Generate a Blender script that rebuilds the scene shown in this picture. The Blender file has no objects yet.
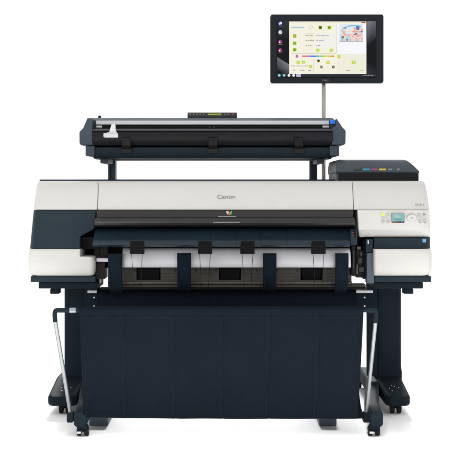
import bpy, bmesh, math, random
from mathutils import Vector, noise
random.seed(7)
SC = bpy.context.scene
COL = SC.collection
D = 5.0                 # camera distance to the printer's front plane (y = 0)
S = 2.052/450           # metres per photo pixel on that plane
H = 1.047               # camera height

def X(px, y=0.0): return (px-225)*S*(D+y)/D
def Z(py, y=0.0): return H-(py-190)*S*(D+y)/D

# ------------------------------------------------------------------ materials
def srgb(r, g, b):
    f = lambda c: (c/255/12.92) if c/255 <= .04045 else ((c/255+.055)/1.055)**2.4
    return (f(r), f(g), f(b))

def mat(name, col, rough=.5, spec=.35, metal=0.0, var=.06, nscale=6.0, bump=0.0, bscale=900.0, coat=0.0, emit=None, estr=1.0, rvar=.08):
    m = bpy.data.materials.new(name); m.use_nodes = True
    nt = m.node_tree; N = nt.nodes; L = nt.links
    b = N['Principled BSDF']
    b.inputs['Roughness'].default_value = rough
    b.inputs['Specular IOR Level'].default_value = spec
    b.inputs['Metallic'].default_value = metal
    b.inputs['Coat Weight'].default_value = coat
    tc = N.new('ShaderNodeTexCoord')
    n1 = N.new('ShaderNodeTexNoise'); n1.inputs['Scale'].default_value = nscale; n1.inputs['Detail'].default_value = 5
    L.new(tc.outputs['Object'], n1.inputs['Vector'])
    rp = N.new('ShaderNodeValToRGB')
    rp.color_ramp.elements[0].position = .3; rp.color_ramp.elements[1].position = .7
    rp.color_ramp.elements[0].color = tuple(c*(1-var) for c in col)+(1,)
    rp.color_ramp.elements[1].color = tuple(min(1, c*(1+var)) for c in col)+(1,)
    L.new(n1.outputs['Fac'], rp.inputs['Fac']); L.new(rp.outputs['Color'], b.inputs['Base Color'])
    if rvar:
        mr = N.new('ShaderNodeMapRange'); mr.inputs['To Min'].default_value = max(0, rough-rvar); mr.inputs['To Max'].default_value = min(1, rough+rvar)
        n2 = N.new('ShaderNodeTexNoise'); n2.inputs['Scale'].default_value = nscale*4; n2.inputs['Detail'].default_value = 4
        L.new(tc.outputs['Object'], n2.inputs['Vector']); L.new(n2.outputs['Fac'], mr.inputs['Value']); L.new(mr.outputs['Result'], b.inputs['Roughness'])
    if bump:
        n3 = N.new('ShaderNodeTexNoise'); n3.inputs['Scale'].default_value = bscale; n3.inputs['Detail'].default_value = 2
        L.new(tc.outputs['Object'], n3.inputs['Vector'])
        bp = N.new('ShaderNodeBump'); bp.inputs['Strength'].default_value = bump; bp.inputs['Distance'].default_value = .001
        L.new(n3.outputs['Fac'], bp.inputs['Height']); L.new(bp.outputs['Normal'], b.inputs['Normal'])
    if emit:
        b.inputs['Emission Color'].default_value = tuple(emit)+(1,); b.inputs['Emission Strength'].default_value = estr
    return m

M = {}
M['cream']   = mat('cream_plastic', (.50, .488, .462), .5, .3, var=.012, nscale=3, bump=.12, bscale=700)
M['panelc']  = mat('cream_panel', (.50, .49, .465), .45, .3, var=.01, nscale=3, bump=.08, bscale=700)
M['navy']    = mat('navy_plastic', (.0085, .0175, .0255), .45, .16, var=.10, nscale=9, bump=.25, bscale=600)
M['navy2']   = mat('navy_guide_plastic', (.0105, .021, .031), .38, .22, var=.10, nscale=9, bump=.12, bscale=600)
M['slate']   = mat('slate_plastic', (.030, .045, .062), .5, .3, var=.10, nscale=8, bump=.2, bscale=600)
M['slatel']  = mat('light_slate_plastic', (.065, .083, .108), .5, .2, var=.08, nscale=8, bump=.15)
M['stand']   = mat('stand_painted_steel', (.0085, .0145, .019), .66, .05, var=.12, nscale=7, bump=.3, bscale=450)
M['black']   = mat('black_plastic', (.003, .0034, .004), .5, .1, var=.2, nscale=12, bump=.2)
M['satin']   = mat('black_satin_plastic', (.0058, .006, .0075), .36, .16, var=.15, nscale=12, bump=.1)
M['entry']   = mat('charcoal_entry_tray', (.022, .023, .025), .45, .3, var=.12, nscale=10, bump=.2)
M['grey']    = mat('smoked_grey_cover', (.019, .0175, .0175), .30, .28, var=.05, nscale=4, bump=.04)
M['taupe']   = mat('taupe_metal', (.085, .08, .066), .5, .3, metal=.15, var=.14, nscale=22, bump=.2)
M['alu']     = mat('brushed_aluminium', (.19, .20, .205), .42, .3, metal=.6, var=.08, nscale=14)
M['steel']   = mat('polished_steel_tube', (.30, .285, .27), .22, .5, metal=1.0, var=.08, nscale=10)
M['silver']  = mat('silver_plastic', (.52, .53, .55), .4, .3, var=.04)
M['white']   = mat('white_plastic', (.55, .55, .56), .45, .3, var=.02)
M['paper']   = mat('plain_white_paper', (.68, .68, .70), .8, .15, var=.01, bump=.08, bscale=1500)
M['rubber']  = mat('black_rubber', (.007, .007, .008), .7, .2, var=.2, nscale=20, bump=.3)
M['gunm']    = mat('zinc_screw', (.45, .46, .47), .35, .5, metal=.9)
M['blueb']   = mat('blue_button', (.012, .17, .62), .35, .4, emit=(.012, .17, .62), estr=.25)
M['lcdg']    = mat('green_lcd', (.20, .24, .02), .3, .3, emit=(.22, .25, .02), estr=.45)
M['led']     = mat('red_lamp', (.30, .03, .025), .3, .4, emit=(.3, .03, .02), estr=.08)
M['key']     = mat('pale_grey_key', (.34, .335, .325), .45, .3, var=.02)
M['keyd']    = mat('mid_grey_key', (.20, .20, .21), .45, .3, var=.02)
M['keyg']    = mat('lime_key', (.42, .60, .10), .4, .3, emit=(.40, .60, .08), estr=.2)
M['print']   = mat('brown_grey_print', (.22, .175, .17), .6, .2)
M['printl']  = mat('pale_grey_print', (.42, .42, .42), .6, .2)
M['printr']  = mat('red_print', (.55, .06, .05), .6, .2)
M['printg']  = mat('green_print', (.10, .42, .08), .6, .2)
M['printy']  = mat('yellow_print', (.75, .55, .04), .6, .2)
M['cyan']    = mat('cyan_print', (.03, .23, .33), .5, .2)
M['magenta'] = mat('magenta_print', (.27, .05, .13), .5, .2)
M['greyp']   = mat('grey_print', (.17, .19, .21), .5, .2)
M['yellow'] = mat('yellow_label_print', (.46, .37, .06), .5, .2)
M['tank'] = mat('dark_slate_plastic', (.030, .041, .050), .42, .3, var=.1, nscale=8, bump=.2, bscale=600)
M['post'] = mat('slate_post_paint', (.065, .084, .108), .5, .2, var=.08, nscale=8, bump=.2, bscale=600)
M['sticker'] = mat('blue_sticker', (.07, .27, .50), .5, .2)

def fabric(name, col, var=.22, spec=.05):
    m = mat(name, col, .85, spec, var=var, nscale=5)
    nt = m.node_tree; N = nt.nodes; L = nt.links; b = N['Principled BSDF']
    tc = N.new('ShaderNodeTexCoord'); outs = []
    for sc in ((1, .4, .10), (.10, .4, 1)):
        mp = N.new('ShaderNodeMapping'); mp.inputs['Scale'].default_value = sc
        n = N.new('ShaderNodeTexNoise'); n.inputs['Scale'].default_value = 260; n.inputs['Detail'].default_value = 4
        L.new(tc.outputs['Object'], mp.inputs['Vector']); L.new(mp.outputs[0], n.inputs['Vector']); outs.append(n)
    ad = N.new('ShaderNodeMath'); ad.operation = 'ADD'
    L.new(outs[0].outputs['Fac'], ad.inputs[0]); L.new(outs[1].outputs['Fac'], ad.inputs[1])
    bp = N.new('ShaderNodeBump'); bp.inputs['Strength'].default_value = .7; bp.inputs['Distance'].default_value = .0016
    L.new(ad.outputs[0], bp.inputs['Height']); L.new(bp.outputs['Normal'], b.inputs['Normal'])
    mr = N.new('ShaderNodeMapRange'); mr.inputs['From Min'].default_value = .7; mr.inputs['From Max'].default_value = 1.3
    mr.inputs['To Min'].default_value = .84; mr.inputs['To Max'].default_value = 1.16
    L.new(ad.outputs[0], mr.inputs['Value'])
    mx = N.new('ShaderNodeVectorMath'); mx.operation = 'SCALE'
    src = b.inputs['Base Color'].links[0].from_socket
    L.new(src, mx.inputs[0]); L.new(mr.outputs[0], mx.inputs['Scale']); L.new(mx.outputs[0], b.inputs['Base Color'])
    return m
M['fabric'] = fabric('navy_woven_fabric', (.0037, .0064, .0104), .07)
M['webbing'] = fabric('navy_webbing', (.0075, .0135, .021), .15)
M['stitch'] = mat('grey_blue_thread', (.0125, .019, .027), .8, .1)

def ui_material():
    m = bpy.data.materials.new('lit_screen'); m.use_nodes = True
    N = m.node_tree.nodes; L = m.node_tree.links; b = N['Principled BSDF']
    a = N.new('ShaderNodeAttribute'); a.attribute_name = 'pixel'
    b.inputs['Base Color'].default_value = (0, 0, 0, 1); b.inputs['Roughness'].default_value = .35
    b.inputs['Specular IOR Level'].default_value = .1
    L.new(a.outputs['Color'], b.inputs['Emission Color']); b.inputs['Emission Strength'].default_value = 1.0
    return m
M['screen'] = ui_material()

# ------------------------------------------------------------------ mesh tools
class MB:
    def __init__(s): s.bm = bmesh.new(); s.cols = []
    def box(s, x0, x1, y0, y1, z0, z1):
        v = [s.bm.verts.new((x, y, z)) for x in (x0, x1) for y in (y0, y1) for z in (z0, z1)]
        for f in ((0,1,3,2), (4,6,7,5), (0,4,5,1), (2,3,7,6), (0,2,6,4), (1,5,7,3)):
            s.bm.faces.new([v[i] for i in f])
        return s
    def pbox(s, px0, py0, px1, py1, y0, y1):            # front face at depth y0 from photo pixels, straight back to y1
        return s.box(X(px0, y0), X(px1, y0), y0, y1, Z(py1, y0), Z(py0, y0))
    def loft(s, rows, caps=True):
        R = [[s.bm.verts.new(p) for p in r] for r in rows]
        n = len(R[0])
        for a, b in zip(R, R[1:]):
            for i in range(n):
                j = (i+1) % n
                s.bm.faces.new((a[i], a[j], b[j], b[i]))
        if caps:
            s.bm.faces.new(R[0][::-1]); s.bm.faces.new(R[-1])
        return s
    def shell(s, rows, rl=.03, rr=.03, yb=.30, seg=6):
        """rows of (py, pxl, pxr, y front): plan outline with rounded front corners, stacked"""
        out = []
        for row in rows:
            py, pl, pr, yf = row[:4]; rr_ = row[4] if len(row) > 4 else rr
            xl, xr, z = X(pl, yf), X(pr, yf), Z(py, yf)
            p = [(xl, yb, z)]
            for k in range(seg+1):
                t = math.pi/2*k/seg
                p.append((xl+rl*(1-math.cos(t)), yf+rl*(1-math.sin(t)), z))
            for k in range(seg+1):
                t = math.pi/2*k/seg
                p.append((xr-rr_*(1-math.sin(t)), yf+rr_*(1-math.cos(t)), z))
            p.append((xr, yb, z))
            out.append(p)
        return s.loft(out)
    def rprism(s, x0, x1, z0, z1, y0, y1, r, seg=6):
        p = []
        for cx, cz, a0 in ((x1-r, z1-r, 0), (x0+r, z1-r, 90), (x0+r, z0+r, 180), (x1-r, z0+r, 270)):
            for k in range(seg+1):
                a = math.radians(a0+90*k/seg); p.append((cx+r*math.cos(a), cz+r*math.sin(a)))
        return s.loft([[(x, y, z) for x, z in p] for y in (y0, y1)])
    def prism(s, pts, x0, x1):                          # (y, z) outline swept along x
        return s.loft([[(x, y, z) for y, z in pts] for x in (x0, x1)])
    def tube(s, pts, r, seg=14):
        pts = [Vector(p) for p in pts]; rings = []
        n = None
        for i, p in enumerate(pts):
            t = (pts[min(i+1, len(pts)-1)]-pts[max(i-1, 0)]).normalized()
            if n is None:
                n = t.cross(Vector((0, 0, 1)) if abs(t.z) < .9 else Vector((0, 1, 0))).normalized()
            n = (n-t*n.dot(t)).normalized(); b = t.cross(n)
            rr = r[i] if isinstance(r, (list, tuple)) else r
            rings.append([p+n*rr*math.cos(2*math.pi*k/seg)+b*rr*math.sin(2*math.pi*k/seg) for k in range(seg)])
        return s.loft(rings)
    def face(s, pts):
        return s.bm.faces.new([s.bm.verts.new(p) for p in pts])
    def build(s, name, m, parent=None, bevel=.002, seg=2, sharp=35):
        bm = s.bm
        bmesh.ops.recalc_face_normals(bm, faces=bm.faces)
        bm.normal_update()
        for f in bm.faces: f.smooth = True
        for e in bm.edges:
            if len(e.link_faces) == 2 and e.calc_face_angle(0) > math.radians(sharp): e.smooth = False
        me = bpy.data.meshes.new(name); bm.to_mesh(me); bm.free()
        return link(name, me, m, parent, bevel, seg)

def link(name, me, m, parent=None, bevel=0, seg=2):
    me.materials.append(m if not isinstance(m, str) else M[m])
    o = bpy.data.objects.new(name, me); COL.objects.link(o)
    if bevel:
        b = o.modifiers.new('edge', 'BEVEL'); b.width = bevel; b.segments = seg; b.limit_method = 'ANGLE'
        b.angle_limit = math.radians(35); b.harden_normals = True
    if parent: attach(o, parent)
    return o

def world_of(o):
    p = Vector(o.location)
    while o.parent: o = o.parent; p += Vector(o.location)
    return p
def attach(o, parent):
    o.parent = parent; o.location = Vector(o.location)-world_of(parent)
    return o

def thing(name, label, cat, loc, group=None):
    o = bpy.data.objects.new(name, None); COL.objects.link(o)
    o.location = loc; o.empty_display_size = .1
    o['label'] = label; o['category'] = cat
    if group: o['group'] = group
    return o
def tag(o, label, cat, group=None):
    o['label'] = label; o['category'] = cat
    if group: o['group'] = group
    return o
def pb(name, m, parent, px0, py0, px1, py1, y0, y1, bevel=.002):
    return MB().pbox(px0, py0, px1, py1, y0, y1).build(name, m, parent, bevel)

def text(name, body, size_px, px, py, y, m, parent, tilt=0, align='CENTER', squeeze=1.0):
    cu = bpy.data.curves.new(name, 'FONT'); cu.body = body; cu.size = size_px*S*(D+y)/D; cu.align_x = align; cu.align_y = 'CENTER'
    cu.extrude = .0002
    ob = bpy.data.objects.new(name, cu); COL.objects.link(ob)
    me = bpy.data.meshes.new_from_object(ob.evaluated_get(bpy.context.evaluated_depsgraph_get()))
    bpy.data.objects.remove(ob)
    for v in me.vertices:
        x, yy, zz = v.co; x *= squeeze
        v.co = (x, -zz*math.cos(tilt)+yy*math.sin(tilt), yy*math.cos(tilt)+zz*math.sin(tilt))
    o = link(name, me, m)
    o.location = (X(px, y), y, Z(py, y))
    if parent: attach(o, parent)
    return o

# ================================================================== setting
mf = mat('white_studio_sweep', (.93, .93, .93), .8, .1, var=.004, nscale=2)
fb = MB(); fb.face([(-60, -40, 0), (60, -40, 0), (60, 90, 0), (-60, 90, 0)])
floor = fb.build('floor', mf, None, 0); floor['kind'] = 'structure'

# ================================================================== printer stand
stand = thing('printer_stand', 'dark navy steel stand with two upright legs and four feet on casters under the printer', 'stand', (X(231, .4), .4, 0))

def caster(px, y, ztop, parent, r=.028, bright=False, base=None):
    x = X(px, y)
    hw = .011
    c = MB()
    c.box(x-.020, x+.020, y-.020, y+.022, ztop-.013, ztop+.002)
    c.tube([(x, y, ztop-.02), (x, y, ztop+.004)], .010)
    pts = [(y+.030*math.cos(a)+.004, r+.033*math.sin(a)) for a in [math.radians(k) for k in range(0, 181, 20)]]
    pts = [(yy, min(zz, ztop-.012)) for yy, zz in pts]
    c.prism(pts+[(y-.026, r), (y+.034, r)][::1], x-.006, x+.006)
    o = c.build('caster', 'stand', parent, .0015)
    for sgn in (-1, 1):
        w = MB()
        w.tube([(x+sgn*.007, y+.006, r), (x+sgn*.009, y+.006, r), (x+sgn*.023, y+.006, r), (x+sgn*.025, y+.006, r)], [r*.88, r, r, r*.88], 24)
        w.build('wheel', 'rubber', o, 0)
    b = MB(); b.tube([(x-.026, y+.006, r), (x+.026, y+.006, r)], .006, 12)
    b.build('axle', 'gunm' if bright else 'rubber', o, 0)
    if bright:
        k = MB(); k.box(x-.022, x-.004, y-.034, y-.022, .016, .024); k.build('brake_lever', 'silver', o, .002)
    return o

# legs (outer uprights)
for (pl, pr) in ((64, 86), (376, 401.5)):
    y = .36; k = (D+y)/D
    out = []
    for py, gl, gr, gy in ((266, 0, 0, 0), (330, 0, 0, 0), (366, 0, 0, 0), (372, -.6, .6, -.01), (380, -.6, .6, -.01)):
        xl, xr, z = X(pl+gl, y), X(pr+gr, y), Z(py, y)
        r = .018; ring = []
        for cx, cy, a0 in ((xr-r, .62-r, 0), (xl+r, .62-r, 90), (xl+r, y+gy+r, 180), (xr-r, y+gy+r, 270)):
            for q in range(5):
                a = math.radians(a0+90*q/4); ring.append((cx+r*math.cos(a), cy+r*math.sin(a), z))
        out.append(ring)
    MB().loft(out).build('leg', 'stand', stand, 0)

# outer feet
def foot(path, w, parent, name='foot', chamf=.022, screws=None):
    """path: (y, z bottom, z top, x centre), tapered bar with chamfered nose"""
    rows = []
    for (y, zb, zt, xc, ww) in path:
        c = .010
        rows.append([(xc-ww+c, y, zb), (xc+ww-c, y, zb), (xc+ww, y, zb+c), (xc+ww, y, zt-c), (xc+ww-c, y, zt), (xc-ww+c, y, zt), (xc-ww, y, zt-c), (xc-ww, y, zb+c)])
    m = MB(); m.loft(rows)
    return m.build(name, 'stand', parent, .004, 3, 25)

for sgn in (-1, 1):
    xc, hw = (-.752, .071) if sgn < 0 else (.800, .0605)
    f = foot([(.08, .046, .088, xc+sgn*.004, hw-.022), (.098, .044, .092, xc+sgn*.003, hw-.004), (.115, .044, .095, xc+sgn*.002, hw), (.36, .050, .138, xc, hw), (.62, .050, .138, xc, hw), (.88, .046, .095, xc, hw), (.90, .05, .09, xc, hw-.02)], 0, stand)
    if True:
        for dx, y in ((-.022, .19), (-.008, .225), (.022, .20), (-.014, .155), (.004, .212)):
            z = .095+(.138-.095)*(y-.115)/(.36-.115)
            s = MB(); s.tube([(xc+dx, y, z-.002), (xc+dx, y, z+.0025)], .0035, 10)
            s.build('screw', 'gunm', f, 0)
    px = 225+(xc/S)*D/(D+.14)
    caster(px, .14, .046, stand)
    caster(225+(xc/S)*D/(D+.84), .84, .046, stand)

# inner feet (reach forward below the basket)
for sgn in (-1, 1):
    xr = X(231, 0)+sgn*.70; xf = X(231, 0)+sgn*.648
    if sgn > 0: xf = X(376.3, -.35)
    else: xf = X(80.5, -.35)
    foot([(-.36, .044, .104, xf, .024), (-.35, .042, .108, xf, .0285), (-.10, .044, .116, xf+sgn*.012, .031), (.40, .05, .125, xr, .033), (.70, .05, .125, xr, .033), (.86, .05, .10, xr, .03)], 0, stand)
    caster(225+(xf-sgn*.006)/S*D/(D-.32), -.33, .044, stand, r=.021, bright=True)
    caster(225+xr/S*D/(D+.80), .80, .05, stand)

# bracket plates beside the legs
for o, sx in (([(84.5, 268), (99.5, 268), (99.5, 311.5), (94.5, 311.5), (94.5, 376), (84.5, 376)], 94), ([(356.6, 292.6), (356.6, 311.5), (367.2, 311.5), (367.2, 376), (377, 376), (377, 268), (366.8, 268), (366.8, 292.6)], 364.6)):
    y = .30
    p = MB().loft([[(X(a, y), w, Z(b, y)) for a, b in o] for w in (y, y+.03)]).build('bracket_plate', 'stand', stand, .002)
    for py in (297.5, 306):
        s = MB(); s.tube([(X(sx, y), y+.001, Z(py, y)), (X(sx, y), y-.003, Z(py, y))], .004, 12)
        s.build('screw', 'gunm', p, 0)
# silver rail ends and cross beam
for a, b in ((87.5, 103), (355, 373)):
    pb('rail_end', 'silver', stand, a, 290.3, b, 293, .10, .16, .002)
pb('cross_beam', 'stand', stand, 88, 294, 374, 300, .32, .42, .004)

# ================================================================== printer body
pr = thing('wide_format_printer', 'wide cream and navy large format printer with control panel, facing front', 'printer', (X(231, .3), .3, Z(288, 0)))
CB = .50   # where covers end at the back
core = MB(); core.pbox(40, 184.5, 424, 268, .14, .66)
core.build('chassis', 'black', pr, .004)
MB().box(X(44, .5), X(352, .5), .36, .66, Z(184.5, .14)-.003, Z(179.4, .36)).build('rear_cover', 'navy', pr, .006, 3)

top_prof = [(180.9, .170), (181.3, .130), (182.4, .098), (185, .075), (190, .056), (198, .032), (209.6, .006)]
def left_edge(py):
    t = [(180, 42), (181, 38.2), (182.4, 36.3), (185, 35.2), (190, 34.2), (200, 32.9), (210, 31.8), (230, 29.8), (249, 28)]
    for (a, xa), (b, xb) in zip(t, t[1:]):
        if a <= py <= b: return xa+(xb-xa)*(py-a)/(b-a)
    return 28
def right_edge(py):
    t = [(180, 421), (181, 424.5), (182.4, 426.2), (185, 427.4), (190, 428.4), (200, 430), (210, 431.3), (230, 432), (249, 432.2)]
    for (a, xa), (b, xb) in zip(t, t[1:]):
        if a <= py <= b: return xa+(xb-xa)*(py-a)/(b-a)
    return 432
def seam(py):   # the seam at the left end of the lid is bowed
    return 98.6-1.2*((py-181)/29)-.9*max(0, (186-py)/5)
def seam_r(py): return 352.6+1.0*((py-181)/29)-.6*max(0, (186-py)/5)
MB().shell([(p, left_edge(p), seam(p)-.32, y) for p, y in top_prof], .055, .004, CB).build('side_cover', 'cream', pr, .0015)
lid = MB().shell([(p, seam(p)+.22, seam_r(p)-.22, y) for p, y in top_prof], .004, .004, CB).build('top_cover', 'cream', pr, .0015)
MB().shell([(p, seam_r(p)+.32, right_edge(p), y) for p, y in top_prof], .004, .05, CB).build('side_cover', 'cream', pr, .0015)
text('brand_name', 'Canon', 6.2, 226.3, 196.9, .033, 'print', lid, tilt=.42, squeeze=1.12)

# smoked grey front cover under the lid
gc = MB().shell([(210.2, 96.2, 353.6, .006), (211, 96.2, 353.6, -.008), (217.0, 96.4, 353.4, -.008), (217.8, 95.6, 354.0, -.014), (219.2, 94.8, 354.8, -.024), (221.0, 94.3, 355.3, -.031), (223.0, 94.0, 355.6, -.0335), (225, 94.2, 355.4, -.028), (226.8, 95, 354.6, .004)], .006, .006, .16).build('front_cover', 'grey', pr, .001)
y = -.012
e = MB()
for pts, mk in (([(226, 211.2), (228.6, 211.2), (228.8, 214.6), (227, 214.2)], 'printl'), ([(228.6, 211), (230.2, 212.6), (229.4, 215), (228.4, 214.6)], 'printr'), ([(230.2, 212.6), (231.4, 210.6), (232, 210.4), (231.2, 214.6), (229.6, 215)], 'printg'), ([(229.4, 213.8), (230.6, 213.8), (230.2, 215.2), (229.2, 215.2)], 'printy')):
    m = MB(); m.loft([[(X(a, y), yy, Z(b, y)) for a, b in pts] for yy in (y+.010, y-.0012)]); m.build('emblem', mk, gc, 0)
pb('lettering_line', 'printl', gc, 218.2, 216.0, 236, 216.5, -.0092, .0, 0)
pb('lettering_line', 'printl', gc, 213, 222.0, 240, 222.5, -.0340, -.02, 0)

# left side: dark panel, lower cover
MB().shell([(210.1, left_edge(210), 96.6, .008), (211, left_edge(211), 96.4, .004), (225, left_edge(225), 95, -.008), (229, left_edge(229), 94, -.011), (235.6, left_edge(236), 81.5, -.017), (236.6, left_edge(236.6), 80.4, -.018), (248.7, 28.1, 80.2, -.03)], .055, .006, .2).build('side_panel', 'navy', pr, .0015)
low = [(249.0, .0, -.028), (250, -.5, -.033), (254, -1.1, -.038), (262, -1.4, -.041), (269, -1.2, -.037), (273, -.5, -.028), (275.2, .8, -.014), (276, 2.2, .01)]
rowsL = [(249.0, 28, 80, -.028, .004), (250, 27.5, 80, -.033, .004), (254, 26.9, 80, -.038, .004), (256.6, 26.75, 80, -.0395, .004), (256.9, 26.7, 91.5, -.040, .016), (258, 26.65, 93.6, -.041, .020)]
rowsL += [(p, 28+g, x, y, .022) for (p, g, y), x in zip(low[3:], (94.6, 94.7, 94.3, 93.2, 91.6))]
MB().shell(rowsL, .05, .022, .2).build('lower_cover', 'cream', pr, .0012)
# right side: control panel, flange, band, lower cover
pan = MB().shell([(209.9, 358.2, 431.3, .004), (210.3, 357.6, 431.3, -.002), (216, 357.8, 431.5, -.008), (228, 358.4, 431.9, -.020), (229.6, 358.5, 432, -.019), (232, 358.8, 432, -.008), (237.2, 359.6, 432, .018)], .004, .05, .2).build('control_panel', 'panelc', pr, .0015)
band = MB().shell([(237.7, 374.2, 432.0, .006), (238.4, 374.0, 432.1, -.002), (248.4, 374.0, 432.2, -.012)], .006, .05, .2).build('side_panel', 'navy', pr, .0015)
MB().shell([(p, 374+(.4 if k in (0, 7) else 0), 432.2-1.15*g, y) for k, (p, g, y) in enumerate(low)], .012, .05, .2).build('lower_cover', 'cream', pr, .0015)
st = pb('sticker', 'sticker', band, 422.6, 238.9, 426.2, 242.4, -.0075, .0, 0)
stm = MB(); yy = -.0083
for a, b, c, d in ((423.3, 239.6, 425.5, 240.0), (423.5, 240.9, 425.2, 241.6), (424.1, 239.6, 424.7, 241.6)):
    stm.pbox(a, b, c, d, yy, -.006)
stm.build('sticker_mark', 'printl', st, 0)

def panel_y(py): return -.0035-(py-210.3)*.0010-.0008
def key(name, m, cx, cy, w, h, bev=.001):
    yy = panel_y(cy)-.0014
    return MB().rprism(X(cx-w/2, yy), X(cx+w/2, yy), Z(cy+h/2, yy), Z(cy-h/2, yy), yy, yy+.008, min(w, h)*S*.4, 5).build(name, m, pan, 0)
key('key', 'keyg', 382.6, 214.6, 3.6, 2.8)
for cx, cy in ((388, 214.4), (383, 220.6), (388.4, 221.2), (419, 214.8), (420.2, 221.2), (425.3, 221.2)): key('key', 'key', cx, cy, 3.4, 2.2)
key('key', 'keyd', 424.4, 214.4, 2.6, 1.8)
for cx, cy in ((386, 217.6), (421.5, 218.2)): key('key', 'printl', cx, cy, 4.5, .5)
for cx, cy, w in ((383, 222.6, 2.4), (388.4, 223, 2.4), (420.2, 223, 2.4), (425.3, 223, 2.4), (382.6, 217, 2.2), (419, 216.6, 2.4)): key('key_legend', 'printl', cx, cy, w, .35)
yy = panel_y(218)-.001
for rx, ry, dy, mk in ((5.2, 3.9, 0, 'key'), (4.4, 3.2, -.0012, 'panelc'), (1.7, 1.25, -.002, 'key')):
    m = MB(); m.loft([[(X(411.8+rx*math.cos(a), yy), q, Z(218+ry*math.sin(a), yy)) for a in [math.pi*2*k/32 for k in range(32)]] for q in (yy+.006, yy+dy)])
    m.build('navigation_dial', mk, pan, .0004)
for dx, dy in ((-3.2, 0), (3.2, 0), (0, -2.3), (0, 2.3)):
    yq = yy-.0014; pb('dial_mark', 'printl', pan, 411.8+dx-.45, 218+dy-.3, 411.8+dx+.45, 218+dy+.3, yq, yq+.003, 0)
text('model_name', 'iPF 815', 3.4, 419.6, 205.0, .0125, 'print', pr, tilt=.4, squeeze=.95)

# small backlit panels built from coloured cells
def ui_mesh(name, quads, ybase, parent):
    """quads: (px corner list, colour or list of colours, layer)"""
    bm = bmesh.new(); cl = []
    for pts, col, lay in quads:
        yy = ybase-.0004*lay
        f = bm.faces.new([bm.verts.new((X(a, yy), yy, Z(b, yy))) for a, b in pts])
        cl.append(col if isinstance(col, list) else [col]*len(pts))
    me = bpy.data.meshes.new(name); bm.to_mesh(me); bm.free()
    at = me.color_attributes.new('pixel', 'FLOAT_COLOR', 'CORNER')
    for p, cs in zip(me.polygons, cl):
        for li, c in zip(p.loop_indices, cs): at.data[li].color = srgb(*c)+(1,)
    return link(name, me, 'screen', parent)
def q(x0, y0, x1, y1): return [(x0, y1), (x1, y1), (x1, y0), (x0, y0)]
def disc(cx, cy, r, n=14, ry=None): return [(cx+r*math.cos(2*math.pi*k/n), cy-(ry or r)*math.sin(2*math.pi*k/n)) for k in range(n)]

lcdy = panel_y(218)-.0036
pb('display_frame', 'keyd', pan, 391.4, 213.5, 404.6, 223.2, lcdy+.0006, lcdy+.010, .0006)
Q = [(q(392, 214, 404, 222.7), (138, 186, 184), 0)]
for k in range(5): Q.append((q(393+k*.3, 214.8+k*.75, 398.5+(k*37 % 5)*.7, 215.15+k*.75), (178, 212, 208), 1))
Q += [(q(394, 218.6, 402, 220.2), (104, 168, 172), 1), (q(392, 221.2, 404, 222.7), (58, 70, 70), 1)]
for k in range(4): Q.append((q(392.6+k*2.8, 221.6, 394.4+k*2.8, 222.3), [(210, 205, 190), (200, 190, 60), (190, 70, 60), (120, 150, 190)][k], 2))
ui_mesh('display', Q, lcdy, pan)

# output guide and its right end block
rows = [(228.4, .03), (230, .016), (234, -.010), (239.4, -.045), (240.2, -.056), (243, -.068), (245.0, -.070), (245.6, -.060)]
cuts = [92, 111, 139, 165, 183, 210, 236, 261, 287, 314, 340, 350.3]
og = MB()
for a, b in zip(cuts, cuts[1:]):
    sl = lambda p, x: x+(3.6*(1-(p-228.4)/17) if x == 92 else 0)
    out = []
    for p, yv in rows:
        out.append([(X(sl(p, a)+.12, yv), yv, Z(p, yv)), (X(sl(p, b)-.12, yv), yv, Z(p, yv)), (X(b-.12, yv), yv+.03, Z(p, yv)-.008), (X(sl(p, a)+.12, yv), yv+.03, Z(p, yv)-.008)])
    og.loft(out)
guide = og.build('output_guide', 'navy2', pr, .0012)
pb('output_guide_backing', 'black', pr, 94, 229.5, 356, 242, .045, .12, .001)
eb = MB().shell([(228.4, 350.6, 356.8, .0), (230, 350.6, 357, -.03), (238, 350.6, 357.6, -.064), (244.6, 350.6, 357.6, -.07), (245.6, 350.8, 356.8, -.06)], .003, .01, .05).build('guide_end_block', 'navy2', pr, .001)
for py, yv in ((232.4, -.042), (235.6, -.0555)):
    pb('lamp', 'led', eb, 352.2, py-.45, 353.6, py+.45, yv-.002, yv+.01, .0004)
mr = MB()
for k in range(9): mr.pbox(354+(k % 3)*.9, 230.6+(k//3)*2.6, 354.3+(k % 3)*.9, 232+(k//3)*2.6, -.045-(k//3)*.010, 0)
mr.build('vent_mark', 'black', eb, 0)
# dark notch on the left and mechanism on both ends of the paper path
pb('inner_end', 'black', pr, 80.5, 236.8, 100.5, 249.2, .03, .14, .002)
mech = MB()
mech.pbox(99.5, 246, 108, 257.6, .05, .14); mech.pbox(95.2, 262.4, 105.0, 279.0, .02, .14); mech.pbox(94, 246, 100, 263, .06, .14)
mech.pbox(97.5, 279, 99.5, 284, .05, .13)
mech.build('end_mechanism', 'satin', pr, .002)
pb('silver_rod', 'silver', pr, 96.2, 258.2, 110, 262.0, .0, .05, .004)
m2 = MB()
m2.pbox(351.6, 246, 355.5, 276.0, .02, .14); m2.pbox(356.2, 250, 363, 277.6, .035, .14); m2.pbox(363, 240, 367, 279, .05, .14)
m2.build('end_mechanism', 'satin', pr, .002)
m3 = MB(); m3.pbox(358.0, 257.5, 362.6, 263.6, .022, .04); m3.pbox(358.8, 267, 364.5, 272, .018, .04); m3.pbox(352.6, 250, 354.6, 268, .012, .03)
m3.build('cog_cover', 'entry', pr, .003, 3)
for a, b, c_, d, u, v in ((357, 246.5, 361, 249.5, .028, .05), (360.5, 252, 362, 256, .026, .04), (356.5, 264.5, 358, 274, .024, .04)): pb('bracket', 'taupe', pr, a, b, c_, d, u, v, .001)
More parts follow.
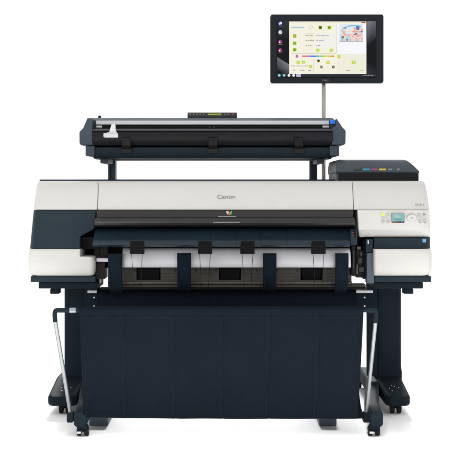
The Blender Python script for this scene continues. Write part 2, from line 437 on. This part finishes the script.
lv = MB().rprism(X(366.6, .0), X(373.6, .0), Z(283.2), Z(253), -.012, .05, .004).build('release_lever', 'slatel', pr, .002)
MB().rprism(X(365.6, .0), X(372.8, .0), Z(252.6), Z(239), -.004, .06, .006).build('lever_grip', 'navy', lv, .002)
pb('grip_mark', 'silver', lv, 367.6, 240.4, 368.8, 244, -.0055, .0, .0005)

# base trays and pegs
for a, b, c, d, p0, p1 in ((30.5, 95.5, 38.5, 98, 50, 59), (374.5, 431.2, 374.8, 423, 404, 413.5)):
    t = pb('base_tray', 'navy', pr, a, 276.2, b, 282.0, -.004, .31, .003)
    pb('base_step', 'stand', t, c, 282.1, d, 288.6, .03, .26, .003)
    pb('levelling_peg', 'stand', t, p0, 288.7, p1, 294, .06, .12, .004)

# roll cover behind the paper, three dark openings, lower rod
pb('feed_backing', 'black', pr, 109, 262, 351, 283, .12, .15, .001)
rc = MB(); yv = .085
for a, b in ((108, 136.5), (160.5, 219), (241, 300.5), (322.5, 351.5)):
    rc.pbox(a, 262, b, 282, yv, yv+.02)
for a, b in ((136.5, 160.5), (219, 241), (300.5, 322.5)):
    rc.pbox(a, 280, b, 282, yv+.0006, yv+.0194)
roll = rc.build('roll_cover', 'taupe', pr, .0008)
for a, b in ((136.5, 160.5), (219, 241), (300.5, 322.5)):
    o = MB()
    yq = yv+.001
    o.loft([[(X(u, yq), w, Z(v, yq)) for u, v in ((a+.3, 262), (b-.3, 262), (b-1.6, 276), (b-2.6, 279.4), (a+2.6, 279.4), (a+1.6, 276))] for w in (yq, yq+.015)])
    o.build('feed_opening', 'black', roll, 0)
tk = MB(); yt = yv-.0006; x = 110.0; k = 0
while x < 351:
    if not any(a-.6 < x < b+.6 for a, b in ((136.5, 160.5), (219, 241), (300.5, 322.5))):
        ln = 1.4 if k % 5 else 2.8
        tk.pbox(x, 268.5, x+.28, 268.5+ln, yt, yv+.001)
        if k % 14 == 3: tk.pbox(x-.6, 269, x+1.2, 271.6, yt, yv+.001)
    x += 1.45; k += 1
for a, b in ((108, 136), (161, 218.6), (241.4, 300), (323, 351)): tk.pbox(a, 273.2, b, 273.5, yt, yv+.001)
tk.build('ruler_mark', 'entry', roll, 0)
rp = MB(); rp.tube([(X(108, .05), .05, Z(283, .05)), (X(352, .05), .05, Z(283, .05))], .0062, 16); rp.build('lower_rod', 'taupe', pr, 0)
pb('lower_tray', 'taupe', pr, 108.5, 284.6, 366, 288.5, .06, .14, .002)
pb('lower_tray_lip', 'black', pr, 100, 287.5, 366, 289.6, .03, .058, .001)

# hold-down clips with thin wires over the paper
for px in (137, 205, 247.5, 318.5):
    c = MB(); c.pbox(px-7.2, 244.4, px+7.2, 254, -.080, -.062); c.pbox(px-6.6, 241.0, px+6.6, 244.6, -.075, -.064)
    c = c.build('paper_clip_tab', 'black', pr, .0015)
    for sg in (-1, 1):
        w = MB(); w.tube([(X(px+sg*5.4, -.066), -.066, Z(253.5, -.066)), (X(px+sg*4.4, -.05), -.05, Z(270, -.05)), (X(px+sg*3.6, -.03), -.03, Z(287.5, -.03))], .0011, 8)
        w.build('wire', 'satin', c, 0)

# ink tank cover on the right shoulder
ink = MB()
y0 = .24
P = lambda a, b, yv: (X(a, y0), yv, Z(b, y0))
# front profile tapering in toward the top
rows = []
for py, a, b, yf in ((181.6, 336.6, 418.8, y0), (173.4, 336.4, 418.8, y0), (172.6, 335.8, 419.0, y0-.012), (171.4, 335.6, 418.8, y0-.013), (166, 336.0, 414.6, y0+.010), (161.6, 336.6, 410.6, y0+.040), (159.8, 338.6, 408.2, y0+.062), (159.2, 341, 405.6, y0+.082)):
    rows.append([(X(a, y0), yf, Z(py, y0)), (X(b, y0), yf, Z(py, y0)), (X(b, y0), .64, Z(py, y0)), (X(a, y0), .64, Z(py, y0))])
inkc = MB().loft(rows).build('ink_tank_cover', 'tank', pr, .004, 3)
pb('tank_front', 'satin', inkc, 338.5, 174.0, 418.2, 181.6, y0-.003, y0+.03, .001)
yk = y0-.013
for a, b, mk in ((353.6, 361, 'entry'), (362.2, 369.4, 'cyan'), (370.6, 377.2, 'magenta'), (378.4, 385.6, 'yellow'), (387.8, 391.8, 'greyp'), (396.6, 399.2, 'greyp')):
    o = MB(); o.loft([[(X(a+s, y0), yk+.0038+.0016*0+t, Z(170.4, y0)), (X(b+s, y0), yk+.0038+t, Z(170.4, y0)), (X(b+s+.5, y0), yk+.0088+t, Z(168.6, y0)), (X(a+s+.5, y0), yk+.0088+t, Z(168.6, y0))] for s, t in ((0, -.0022), (0, .004))])
    o.build('ink_label', mk, inkc, 0)

# ================================================================== paper
pm = MB()
prof = [(247.2, .050), (248.6, .034), (250.0, .024), (252.5, .016), (256, .010), (261, .004), (267.4, .0)]
pts = [(yv, Z(p, yv)) for p, yv in prof]
n = 40
xs = [X(122.2)+(X(350.8)-X(122.2))*k/n for k in range(n+1)]
G = [[pm.bm.verts.new((x, yv+.0015*noise.noise(Vector((x*3, z*9, 2)))*(i/len(pts)), z)) for x in xs] for i, (yv, z) in enumerate(pts)]
for a, b in zip(G, G[1:]):
    for i in range(n): pm.bm.faces.new((a[i], a[i+1], b[i+1], b[i]))
paper = pm.build('paper_sheet', 'paper', None, 0)
sm = paper.modifiers.new('thick', 'SOLIDIFY'); sm.thickness = .0003
tag(paper, 'white sheet of plain paper coming out below the navy output guide of the printer', 'paper')

# ================================================================== output basket
bk = thing('output_basket', 'dark navy cloth output basket hung on a rod and two silver arms', 'basket', (X(222, -.3), -.3, .08))
yT, yB = -.42, -.36
zrod = Z(310.3, yT)
cloth = MB()
NX = 280
path = [(.085, Z(288.4, .085)), (.07, Z(292, .07)), (.05, .52), (.01, .40), (-.05, .28), (-.12, .16), (-.20, .098), (-.28, .080), (-.335, .0755), (-.352, .078), (-.362, .090)]
zb = .090; zt = zrod+.004
for k in range(1, 61):
    t = k/60; path.append((-.362+(yT-.012+.362)*t, zb+(zt-zb)*t))
path += [(yT-.008, zrod+.0125), (yT, zrod+.0150), (yT+.010, zrod+.010), (yT+.012, zrod-.01)]
def drape(x, z): return .013*noise.noise(Vector((x*2.2, z*1.0, .3)))+.007*noise.noise(Vector((x*8, z*1.6, 5)))+.0028*noise.noise(Vector((x*22+z*4, z*9, 9)))
rows = []
for i, (yv, z) in enumerate(path):
    t = min(1, max(0, (z-.07)/(zrod-.07)))
    front = i >= 9
    row = []
    for k in range(NX+1):
        u = k/NX
        if front:
            xl = X(81.2-1.6*t, yT); xr = X(359.2+4.0*t, yT)
        else:
            xl = X(97+3.5*0, .08)*(1-0) if i < 3 else X(88, -.1); xr = X(356, .08) if i < 3 else X(358, -.1)
        x = xl+(xr-xl)*u
        px = 79.5+u*284
        amp = math.sin(math.pi*t) if front else .5
        w = drape(x, z)*amp
        fold = 0
        for sx in (122.6, 173, 221.5, 269, 318.7):
            dpx = px-sx
            fold += -.0022*math.exp(-(dpx/.8)**2)+(.0022+.0018*noise.noise(Vector((sx, z*26, 1))))*math.exp(-((dpx-2.2)/1.8)**2)+.0018*noise.noise(Vector((sx+3, z*30, 4)))*math.exp(-((dpx+2.4)/1.8)**2)
        for sx in (83.2, 360.6):
            fold += .002*math.exp(-((px-sx)/.6)**2)
        zz = z
        if 5 <= i <= 13: zz = z+.008*(1-math.sin(math.pi*u)**.6)*(1 if u < .5 else .15)+.003*noise.noise(Vector((x*5, 0, 1)))
        row.append(cloth.bm.verts.new((x, yv+(w*1.0+fold*(1 if front and i < 71 else 0)), zz)))
    rows.append(row)
for a, b in zip(rows, rows[1:]):
    for i in range(NX): cloth.bm.faces.new((a[i], a[i+1], b[i+1], b[i]))
cl = cloth.build('cloth', 'fabric', bk, 0, sharp=80)
sm = cl.modifiers.new('thick', 'SOLIDIFY'); sm.thickness = .0022; sm.offset = 0
# stitch lines
def cloth_y(px, z):
    t = (z-zb)/(zt-zb); yv = -.362+(yT-.012+.362)*t
    tt = min(1, max(0, (z-.07)/(zrod-.07)))
    u = (px-79.5)/284
    xl = X(81.2-1.6*tt, yT); xr = X(359.2+4.0*tt, yT); x = xl+(xr-xl)*u
    amp = math.sin(math.pi*tt)
    w = drape(x, z)*amp
    return x, yv+w
for sx in (83.6, 122.6, 173, 221.5, 269, 318.7, 360.2):
    s = MB(); z = zb+.008
    while z < zt-.03:
        x, yv = cloth_y(sx, z+.004); s.box(x-.0007, x+.0007, yv-.0036, yv+.002, z, z+.0065); z += .0125
    s.build('stitching', 'stitch', cl, 0)
s = MB(); x0 = X(82, yT)
k = 0
while k < 118:
    u = (k+.4)/118; px = 81+u*279
    x, yv = cloth_y(px, zt-.032); s.box(x, x+.007, yv-.0032, yv+.002, zt-.0327, zt-.0317); k += 1
s.build('hem_stitching', 'stitch', cl, 0)
# front rod with corner pieces
r = MB(); r.tube([(X(62, yT), yT, zrod), (X(370, yT), yT, zrod)], .0085, 16); r.build('front_rod', 'stand', bk, 0)
def elbow(px0, py1, px1, name='elbow'):
    a = Vector((X(px1, yT), yT, zrod)); c = Vector((X(px0, yT), yT, zrod)); e = Vector((X(px0+(.8 if px1 > px0 else -.8), yT), yT, Z(py1, yT)))
    pts = [a]+[c.lerp(a, .22*(1-t))*(1)+Vector((0, 0, 0)) if False else (a.lerp(c, .8)*(1-t)**2+c*2*t*(1-t)+c.lerp(e, .45)*t*t) for t in [k/6 for k in range(7)]]+[e]
    m = MB(); m.tube(pts, .0098, 16); return m.build(name, 'stand', bk, 0)
elbow(54.4, 322, 69)
elbow(376.4, 323, 366)
c = MB(); c.tube([(X(69.6, yT), yT, zrod), (X(76, yT), yT, zrod)], .0112, 18); c.build('rod_collar', 'alu', bk, .001)
for (a, b, c_, d) in ((55.3, 321.5, 70.4, 413), (375.4, 322.5, 366.2, 412.5)):
    m = MB(); m.tube([(X(a, yT), yT, Z(b, yT)), (X(c_, -.31), -.31, Z(d, -.31))], .0082, 18); m.build('arm', 'alu', bk, 0)
    fx = X(c_, -.31)
    m = MB(); m.rprism(fx-.014, fx+.014, Z(422.0, -.31), Z(412.2, -.31), -.325, -.285, .006); m.build('arm_socket', 'stand', bk, .002)
# four fabric straps that hook over the printer's lower edge
for a, b, t0 in ((108.2, 122.0, 253), (177.2, 191.0, 253), (263.0, 276.4, 253.2), (335.2, 348.4, 253.2)):
    m = MB(); pf = [(-.002, t0+.0), (-.016, t0+.6), (-.0175, t0+2.5), (-.0165, 270), (-.010, 284), (.03, 288.5), (.068, 293)]
    L_ = []
    for yv, p in pf: L_.append((yv, Z(p, yv)))
    xa, xb = X(a, -.01), X(b, -.01)
    w = 14; R = []
    for i, (yv, z) in enumerate(L_):
        R.append([m.bm.verts.new((xa+(xb-xa)*k/w, yv-.0015*math.cos((k/w-.5)*math.pi)*(.4+.6*math.sin(i)**2), z)) for k in range(w+1)])
    for p_, q_ in zip(R, R[1:]):
        for k in range(w): m.bm.faces.new((p_[k], p_[k+1], q_[k+1], q_[k]))
    o = m.build('strap', 'webbing', bk, 0, sharp=60)
    sm = o.modifiers.new('thick', 'SOLIDIFY'); sm.thickness = .002
    s = MB()
    for k in (1.3, w-1.3):
        xx = xa+(xb-xa)*k/w
        for j in range(15):
            p = t0+5+j*2; s.pbox(0, 0, 0, 0, 0, 0) if False else s.box(xx-.0005, xx+.0005, -.0205, -.014, Z(p+1.2, -.018), Z(p, -.018))
    s.pbox(a+.5, t0+8.2, b-.5, t0+8.5, -.0206, -.016)
    s.build('stitching', 'stitch', o, 0)

# ================================================================== scanner stand
ss = thing('scanner_stand', 'slate blue two post steel stand behind the printer carrying the long scanner', 'stand', (X(218, .7), .7, 0))
for a, b in ((108, 115.2), (310.2, 317.4)):
    yv = .72; k = (D+yv)/D
    m = MB(); x0, x1 = X(a, yv), X(b, yv); zt_ = Z(157, yv)
    m.loft([[(x0, .72, z), (x0+.011, .72, z), (x0+.011, .727, z), (x1-.011, .727, z), (x1-.011, .72, z), (x1, .72, z), (x1, .80, z), (x0, .80, z)] for z in (.04, zt_)])
    post = m.build('post', 'post', ss, .0015)
for a, b, c_, d in ((100.2, 157.6, 107.6, 163.2), (317.0, 157.6, 324.2, 163.4)):
    pb('bracket', 'post', ss, a, b, c_, d, .44, .80, .003)
for a, b in ((89.2, 107.8), (319.2, 336.6)):
    yv = -.135
    xa, xb = X(a, yv), X(b, yv)
    MB().rprism(xa, xb, 0.001, .055, yv, 1.05, .004).build('foot', 'slatel', ss, .003)
MB().box(X(100, .74), X(330, .74), .735, .79, .0565, .12).build('base_bar', 'slate', ss, .003)

# ================================================================== scanner
sn = thing('wide_scanner', 'long black and slate sheet scanner with white strip and blue button above the printer', 'scanner', (X(212, .5), .5, Z(158, .5)))
yS = .36
B = lambda n_, m_, a, b, c_, d, y0_, y1_, bev=.002, par=None: pb(n_, m_, par or sn, a, b, c_, d, y0_, y1_, bev)
# upper housing: slanted front
hs = MB(); hs.loft([[(X(88.5, yS), .46, Z(116.6, yS)), (X(334.6, yS), .46, Z(116.6, yS)), (X(334.6, yS), .78, Z(116.6, yS)), (X(88.5, yS), .78, Z(116.6, yS))],
                    [(X(87.4, yS), .40, Z(119.8, yS)), (X(336.4, yS), .40, Z(119.8, yS)), (X(336.4, yS), .80, Z(119.8, yS)), (X(87.4, yS), .80, Z(119.8, yS))],
                    [(X(86.4, yS), .40, Z(128, yS)), (X(337.4, yS), .40, Z(128, yS)), (X(337.4, yS), .80, Z(128, yS)), (X(86.4, yS), .80, Z(128, yS))]])
house = hs.build('upper_housing', 'slate', sn, .004, 3)
B('white_strip', 'silver', 95.8, 120.6, 329, 124.6, .392, .42, .002)
B('lid_slot', 'black', 95.8, 124.8, 329, 128.2, .3905, .42, .001)
B('button', 'blueb', 330, 119.8, 335.6, 124.0, .388, .42, .003)
kb = MB(); kb.tube([(X(99.6, .55), .55, Z(119, .55)), (X(99.6, .55), .55, Z(115.6, .55))], .007, 14); kb.build('knob', 'black', sn, .002)
# entry tray and front
en = MB(); xa, xb = X(93, yS), X(332, yS)
z = lambda p: Z(p, yS)
en.prism([(.42, z(127.6)), (.40, z(127.8)), (.34, z(129.4)), (.325, z(130.6)), (.325, z(131.6)), (.42, z(131.6))], xa, xb)
en.build('entry_tray', 'entry', sn, .002)
fr = MB()
fr.prism([(.33, z(131.7)), (.322, z(134)), (.326, z(140)), (.345, z(145.4)), (.362, z(146.4)), (.42, z(146.4)), (.42, z(131.7))], xa, xb)
fr.build('front_face', 'satin', sn, .002)
lf = MB(); lf.prism([(.362, z(146.8)), (.356, z(148)), (.358, z(154)), (.372, z(157.6)), (.40, z(158.6)), (.5, z(158.8)), (.5, z(146.8))], xa, xb)
lf.build('lower_front', 'navy', sn, .002)
MB().box(xa, xb, .43, .80, z(158.6), z(128.4)).build('scan_body', 'black', sn, .004)
B('lower_rail', 'navy', 112, 158.0, 318, 160.0, .48, .62, .002)
# end caps
for sg in (-1, 1):
    if sg < 0: o = [(88.2, 117.6), (97.5, 117.6), (93.4, 130), (93.4, 145.4), (81.6, 145.4), (80.2, 143.6), (80.0, 133), (82.6, 128.6)]
    else: o = [(335.4, 118.2), (344.0, 130.4), (344.6, 132), (344.4, 143.8), (343.4, 145.4), (331.2, 145.4), (331.2, 130), (327.5, 127.8)] 
    if sg > 0: o = [(336.0, 118.6), (341.8, 127.4), (345.2, 131.0), (345.0, 143.6), (343.4, 145.2), (331.4, 145.2), (331.4, 128.4), (335.4, 126.6)]
    if sg < 0: o = [(88.0, 118.4), (92.6, 118.6), (92.6, 128.4), (93.2, 130), (93.2, 145.4), (81.6, 145.4), (80.1, 143.4), (80.0, 132.4), (84.0, 128.0)]
    ys = .332
    MB().loft([[(X(a, yS), w, Z(b, yS)) for a, b in o] for w in (ys, .79)]).build('end_cap', 'slate', sn, .004, 3)
    a, b = (85.4, 94.4) if sg < 0 else (329.8, 339.4)
    B('end_cap_lower', 'slate', a, 145.7, b, 155.8, .345, .76, .003)
    a, b = (95.4, 99.4) if sg < 0 else (323.4, 328.6)
    B('foot', 'black', a, 156.0, b, 158.6, .43, .5, .002)
# hanging guide tabs
for px in (127, 213, 298.4):
    t = MB(); t.prism([(.318, z(138)), (.314, z(146)), (.330, z(149)), (.345, z(153.0)), (.352, z(153.0)), (.352, z(138))], X(px-4.4, yS), X(px+4.4, yS))
    t.build('guide_tab', 'satin', sn, .002)
    tt = MB(); tt.prism([(.3285, z(149.4)), (.3435, z(153.4)), (.35, z(153.4)), (.35, z(149.4))], X(px-4.9, yS), X(px+4.9, yS)); tt.build('guide_tab_tip', 'entry', sn, .001)
# small rollers in the slot
for px in (209.6, 213.8):
    r = MB(); r.tube([(X(px-1, yS), .386, z(127.2)), (X(px+1, yS), .386, z(127.2))], .0045, 14); r.build('roller', 'entry', sn, .0005)
for a, b in ((96.2, 102), (322.6, 329)):
    B('slot_clip', 'silver', a, 125.6, b, 127.6, .384, .40, .001)
# white paper edge guide
pg = MB()
o = [(112.2, 124.2), (115.6, 124.2), (116.4, 131.6), (118.0, 133.4), (118.2, 137.2), (104.0, 137.2), (104.0, 133.6), (109.6, 132.4)]
pg.loft([[(X(a, .33), w, Z(b, .33)) for a, b in o] for w in (.305, .322)])
pgo = pg.build('edge_guide', 'white', sn, .002)
B('guide_lip', 'silver', 104.2, 133.8, 118, 137.6, .290, .304, .002, pgo)
# status display
dp = MB(); yd = .50
dp.prism([(.50, Z(116.8, yd)), (.505, Z(112.6, yd)), (.53, Z(112.0, yd)), (.57, Z(112.2, yd)), (.57, Z(119.4, yd)), (.505, Z(119.4, yd))], X(187.4, yd), X(237, yd))
dpo = dp.build('status_display', 'entry', sn, .0015)
yq = .4985
B('display_window', 'lcdg', 207.8, 113.6, 221.4, 115.2, yq, .51, 0, dpo)
for a, b, mk in ((189.2, 190.8, 'greyp'), (193, 194.4, 'keyd'), (196.4, 197.8, 'keyd'), (199.6, 201, 'keyd'), (202.8, 204.2, 'keyd'), (224.4, 225.8, 'keyd'), (227.2, 229.4, 'greyp')):
    B('display_key', mk, a, 113.8, b, 114.9, yq, .51, .0004, dpo)
B('status_lamp', 'led', 232, 113.5, 234, 114.9, yq-.001, .51, .0005, dpo)

# ================================================================== pole + monitor
yP = .86
pole = MB(); pole.tube([(X(323.6, yP), yP, .0565), (X(323.6, yP), yP, Z(66, yP))], .0112, 20)
pl = pole.build('monitor_pole', 'steel', None, 0)
pl['label'] = 'slim polished steel pole rising behind the scanner and holding up the monitor'; pl['category'] = 'pole'
yM = .78
mo = thing('touch_monitor', 'black flat touch monitor showing a pale settings window, mounted on the steel pole', 'monitor', (X(327, yM), yM, Z(49, yM)))
MB().rprism(X(270.4, yM), X(383.6, yM), Z(83.0, yM), Z(14.3, yM), yM, yM+.04, .012, 8).build('casing', mat('charcoal_bezel', (.0065, .0095, .013), .4, .16, var=.06, bump=.1), mo, .003, 3)
MB().rprism(X(290, yM), X(364, yM), Z(74, yM), Z(26, yM), yM+.0405, yM+.066, .012, 6).build('back_mount', 'black', mo, .003)
text('brand_name', 'DELL', 2.7, 326.2, 80.5, yM-.0008, 'greyp', mo, squeeze=1.3)
wc = MB(); wc.tube([(X(326.6, yM), yM+.001, Z(17.2, yM)), (X(326.6, yM), yM-.0012, Z(17.2, yM))], .003, 16); wc.build('webcam', 'black', mo, 0)
W = (243, 240, 224); K = (12, 13, 18)
rw = random.Random(11)
def words(a, b, y0, y1, c, lay=5):
    x = a
    while x < b:
        n = rw.randint(2, 6)
        for _ in range(n):
            if x >= b: break
            w = rw.choice((.22, .3, .36, .44)); up = rw.choice((0, 0, .16, .24)); dn = rw.choice((0, 0, 0, .2))
            Q.append((q(x, y0-up, x+w, y1+dn), c, lay))
            if rw.random() < .5: Q.append((q(x+w*.3, y0+.2, x+w*.75, y1-.2), (232, 229, 218), lay+1))
            x += w+.13
        x += .5
Q = [(q(276.6, 20.6, 376.4, 77.8), K, 0)]
# desktop wallpaper sheen
Q += [([(277.2, 70), (289.2, 76), (289.2, 64.5), (277.2, 57)], [(20, 22, 28), (30, 32, 38), (120, 124, 132), (96, 100, 108)], 1),
      ([(277.2, 40), (289.2, 40), (289.2, 21), (277.2, 21)], [K, K, (46, 50, 58), (30, 33, 40)], 1),
      ([(367.2, 46), (375.8, 38), (375.8, 21.2), (367.2, 21.2)], [(14, 15, 20), (40, 43, 50), (92, 96, 104), (120, 124, 132)], 1),
      ([(367.2, 73), (375.8, 73), (375.8, 66), (367.2, 62)], [(42, 46, 54), (30, 34, 42), K, K], 1),
      (q(277, 73.6, 376, 77.4), [(20, 24, 30), (20, 24, 30), (52, 56, 64), (52, 56, 64)], 2)]
# desktop icons
for yy_, c1, c2 in ((23.4, (90, 110, 220), (225, 230, 245)), (32.2, (225, 232, 235), (190, 205, 210)), (41.8, (215, 60, 90), (70, 80, 200)), (50.2, (210, 60, 60), (80, 70, 200))):
    Q += [(disc(280.3, yy_, 1.9), c1, 3), (q(279.9, yy_-1.5, 281.9, yy_+.6), c2, 4), (disc(279.6, yy_+.5, .8), (235, 238, 245), 5), (q(278.2, yy_+2.5, 282.6, yy_+2.9), (120, 124, 132), 3)]
for xx, c in ((279.3, (110, 190, 220)), (284.2, (90, 190, 190)), (289, (235, 240, 245)), (293.6, (240, 244, 246))): Q += [(disc(xx, 75.4, 1.35), c, 4), (disc(xx-.3, 75.1, .6), (250, 250, 250), 5)]
Q += [(q(296.4, 74, 300.8, 76.9), (200, 196, 222), 4), (q(297.6, 74.6, 299.4, 76.2), (150, 140, 190), 5), (q(297.9, 74.9, 298.6, 75.5), (236, 236, 246), 6)]
for k in range(7): Q.append((q(363.4+k*1.5, 75.1+(k % 2)*.2, 364.4+k*1.5, 75.9), (150, 152, 160), 4))
# application window
Q += [(q(289.2, 21.4, 366.4, 74.0), W, 3), (q(289.2, 21.4, 366.4, 22.6), (232, 226, 206), 4), (q(361.4, 21.9, 365.4, 23.2), (176, 64, 52), 5),
      (q(337.4, 23.6, 366, 53.8), (246, 246, 252), 4), (q(337.2, 53.8, 366.4, 74), (238, 236, 218), 4)]
for a in (336.4,): Q.append((q(a, 24, a+.35, 53), (214, 208, 190), 5))
Q += [(q(291.4, 26.8, 304.2, 27.9), (164, 198, 216), 5), (q(291.4, 27.9, 304.2, 28.3), (196, 214, 220), 5)]
Q += [(disc(310.9, 27.4, 1.9), (206, 204, 192), 5), (disc(310.9, 27.4, 1.35), W, 6)]
for cx, cy, c1, c2 in ((320.3, 27.5, (120, 150, 20), (44, 66, 14)), (329.3, 27.5, (150, 190, 20), (110, 150, 16)), (294.7, 36.0, (150, 200, 40), (214, 150, 40)), (294.7, 43.2, (150, 200, 30), (120, 170, 40)), (294.7, 49.8, (150, 195, 36), (104, 150, 30))):
    Q += [(q(cx-1.7, cy-1.7, cx+1.7, cy+1.7), c1, 5), (disc(cx-.1, cy+.1, 1.05), c2, 6)]
Q += [(q(305.4, 33.2, 314, 33.5), (190, 170, 140), 5)]
for k, yy_ in enumerate((35.6, 40.4, 45.4)):
    words(305.6, 312.4+(k % 2), yy_-.35, yy_+.45, (112, 100, 88))
    Q.append((q(315.6, yy_-1.3, 334.6, yy_+1.3), (240, 238, 240), 5))
    words(316.4, (329, 324.6, 320.4)[k], yy_-.4, yy_+.4, (124, 122, 152), 6)
def button(cx, cy, r=1.7, c=(190, 214, 40)):
    return [(q(cx-r, cy-r*.9, cx+r, cy+r*.9), (206, 222, 120), 5), (q(cx-r*.75, cy-r*.6, cx+r*.75, cy+r*.7), c, 6), (q(cx-r*.4, cy-r*.3, cx+r*.3, cy+r*.2), (236, 240, 190), 7)]
for a, b in ((317.8, 50.2), (331.2, 50.2), (298.2, 62.2), (303.4, 62.2), (310.4, 66.4), (328.0, 62.4), (353.7, 62.4), (338.8, 56.6)): Q += button(a, b, 2.0 if a > 339 else 1.75)
Q += [(q(291, 53.2, 336.4, 53.5), (190, 184, 166), 5), (q(313.6, 59, 313.9, 73), (206, 200, 184), 5), (q(338.8, 60, 339.1, 73), (206, 200, 184), 5)]
# colour bar
stops = [(302, (236, 110, 90)), (307, (220, 120, 160)), (310.6, (110, 130, 220)), (314.4, (60, 120, 220)), (318, (110, 190, 190)), (322, (130, 205, 110)), (327, (226, 222, 90)), (331, (240, 170, 70)), (334, (238, 100, 60))]
for (a, ca), (b, cb) in zip(stops, stops[1:]): Q.append((q(a, 55.5, b, 56.9), [ca, cb, cb, ca], 5))
Q += [(disc(297, 56.2, 1.5), (150, 110, 200), 5), (disc(297.4, 55.9, .7), (230, 120, 110), 6)]
Q += [(disc(318.5, 60.8, 1.4), (60, 90, 16), 5), (disc(318.5, 60.8, .6), (28, 36, 10), 6), (disc(321.4, 67, 1.6), (160, 162, 150), 5), (disc(321.4, 67, .8), (110, 112, 108), 6), (disc(333.3, 67, 1.5), (96, 96, 98), 5), (disc(333.3, 67, .7), (150, 150, 150), 6)]
words(291.4, 307.6, 65.6, 66.4, (140, 140, 162))
for a, b in ((293, 295.2), (300, 304), (308.2, 310.8), (346.4, 350.6), (360.4, 363)):
    words(a, b, 70, 70.75, (120, 116, 108))
# preview picture: a small map of pink blocks, pale roads and a blue bay
Q += [(q(339.2, 24.2, 363, 41.4), (226, 232, 238), 5), (q(339.2, 41.4, 363, 41.8), (150, 150, 160), 6)]
arc = [(341.2, 30.6), (344, 27.6), (347.6, 25.8), (352, 25.0), (356.4, 25.0), (361, 25.6)]
for (a, b), (c_, d) in zip(arc, arc[1:]): Q.append(([(a, b+1.4), (c_, d+1.3), (c_, d), (a, b)], (120, 192, 222), 6))
rnd = random.Random(3)
for i in range(12):
    for j in range(8):
        x0, y0_ = 340.6+i*1.85, 27.4+j*1.7
        if y0_ < 33 and x0 < 352: 
            if rnd.random() < .65: continue
        r_ = rnd.random()
        c = (236, 170, 150) if r_ < .5 else (232, 200, 184) if r_ < .62 else (130, 190, 214) if r_ < .68 else (226, 214, 206) if r_ < .92 else (62, 110, 160)
        w, h_ = 1.35+rnd.random()*.7, 1.0+rnd.random()*.75
        sk = (rnd.random()-.5)*.7
        Q.append(([(x0, y0_+h_), (x0+w, y0_+h_+sk*.5), (x0+w+sk, y0_), (x0+sk, y0_-sk*.3)], c, 7))
Q += [(q(356.2, 26.2, 359.4, 29), (70, 120, 180), 8), (disc(342.6, 37.6, 1.1), (40, 140, 160), 8), ([(354.6, 35.2), (357.4, 33.6), (356.8, 32.8), (354.2, 34)], (60, 90, 130), 8)]
ui_mesh('screen', Q, yM-.0008, mo)

# ================================================================== camera, light
cam = bpy.data.cameras.new('camera'); co = bpy.data.objects.new('camera', cam); COL.objects.link(co)
co.location = (0, -D, H); co.rotation_euler = (math.radians(90), 0, 0)
cam.sensor_width = 36; cam.lens = 36*D/(450*S); cam.shift_y = -(225-190)/450
cam.clip_start = .1; cam.clip_end = 500
SC.camera = co
w = bpy.data.worlds.new('World'); SC.world = w; w.use_nodes = True
bg = w.node_tree.nodes['Background']; bg.inputs['Color'].default_value = (1, 1, 1, 1); bg.inputs['Strength'].default_value = 1.22

def softbox(loc, target, sx, sy, watts, col=(1, 1, 1), spread=180):
    l = bpy.data.lights.new('softbox', 'AREA'); l.shape = 'RECTANGLE'; l.size = sx; l.size_y = sy; l.energy = watts; l.color = col; l.spread = math.radians(spread)
    o = bpy.data.objects.new('softbox', l); COL.objects.link(o); o.location = loc
    o.rotation_euler = (Vector(target)-Vector(loc)).to_track_quat('-Z', 'Y').to_euler()
softbox((0, -1.0, 3.2), (0, -1.0, 0), 3.6, .4, 54, spread=22)      # gridded strip straight down, added to whiten the floor before the basket
softbox((0, 4.5, 2.85), (0, .0, 0), 3.9, .6, 18, spread=18)        # unseen rear strip, gridded, added to lift the shade below the printer
softbox((-1.6, -2.6, 3.0), (0, 0, .9), 1.6, 1.2, 24)               # key
vs = SC.view_settings
vs.view_transform = 'Standard'; vs.look = 'None'; vs.exposure = 0; vs.gamma = 1
SC.render.engine = 'CYCLES'; SC.cycles.max_bounces = 8
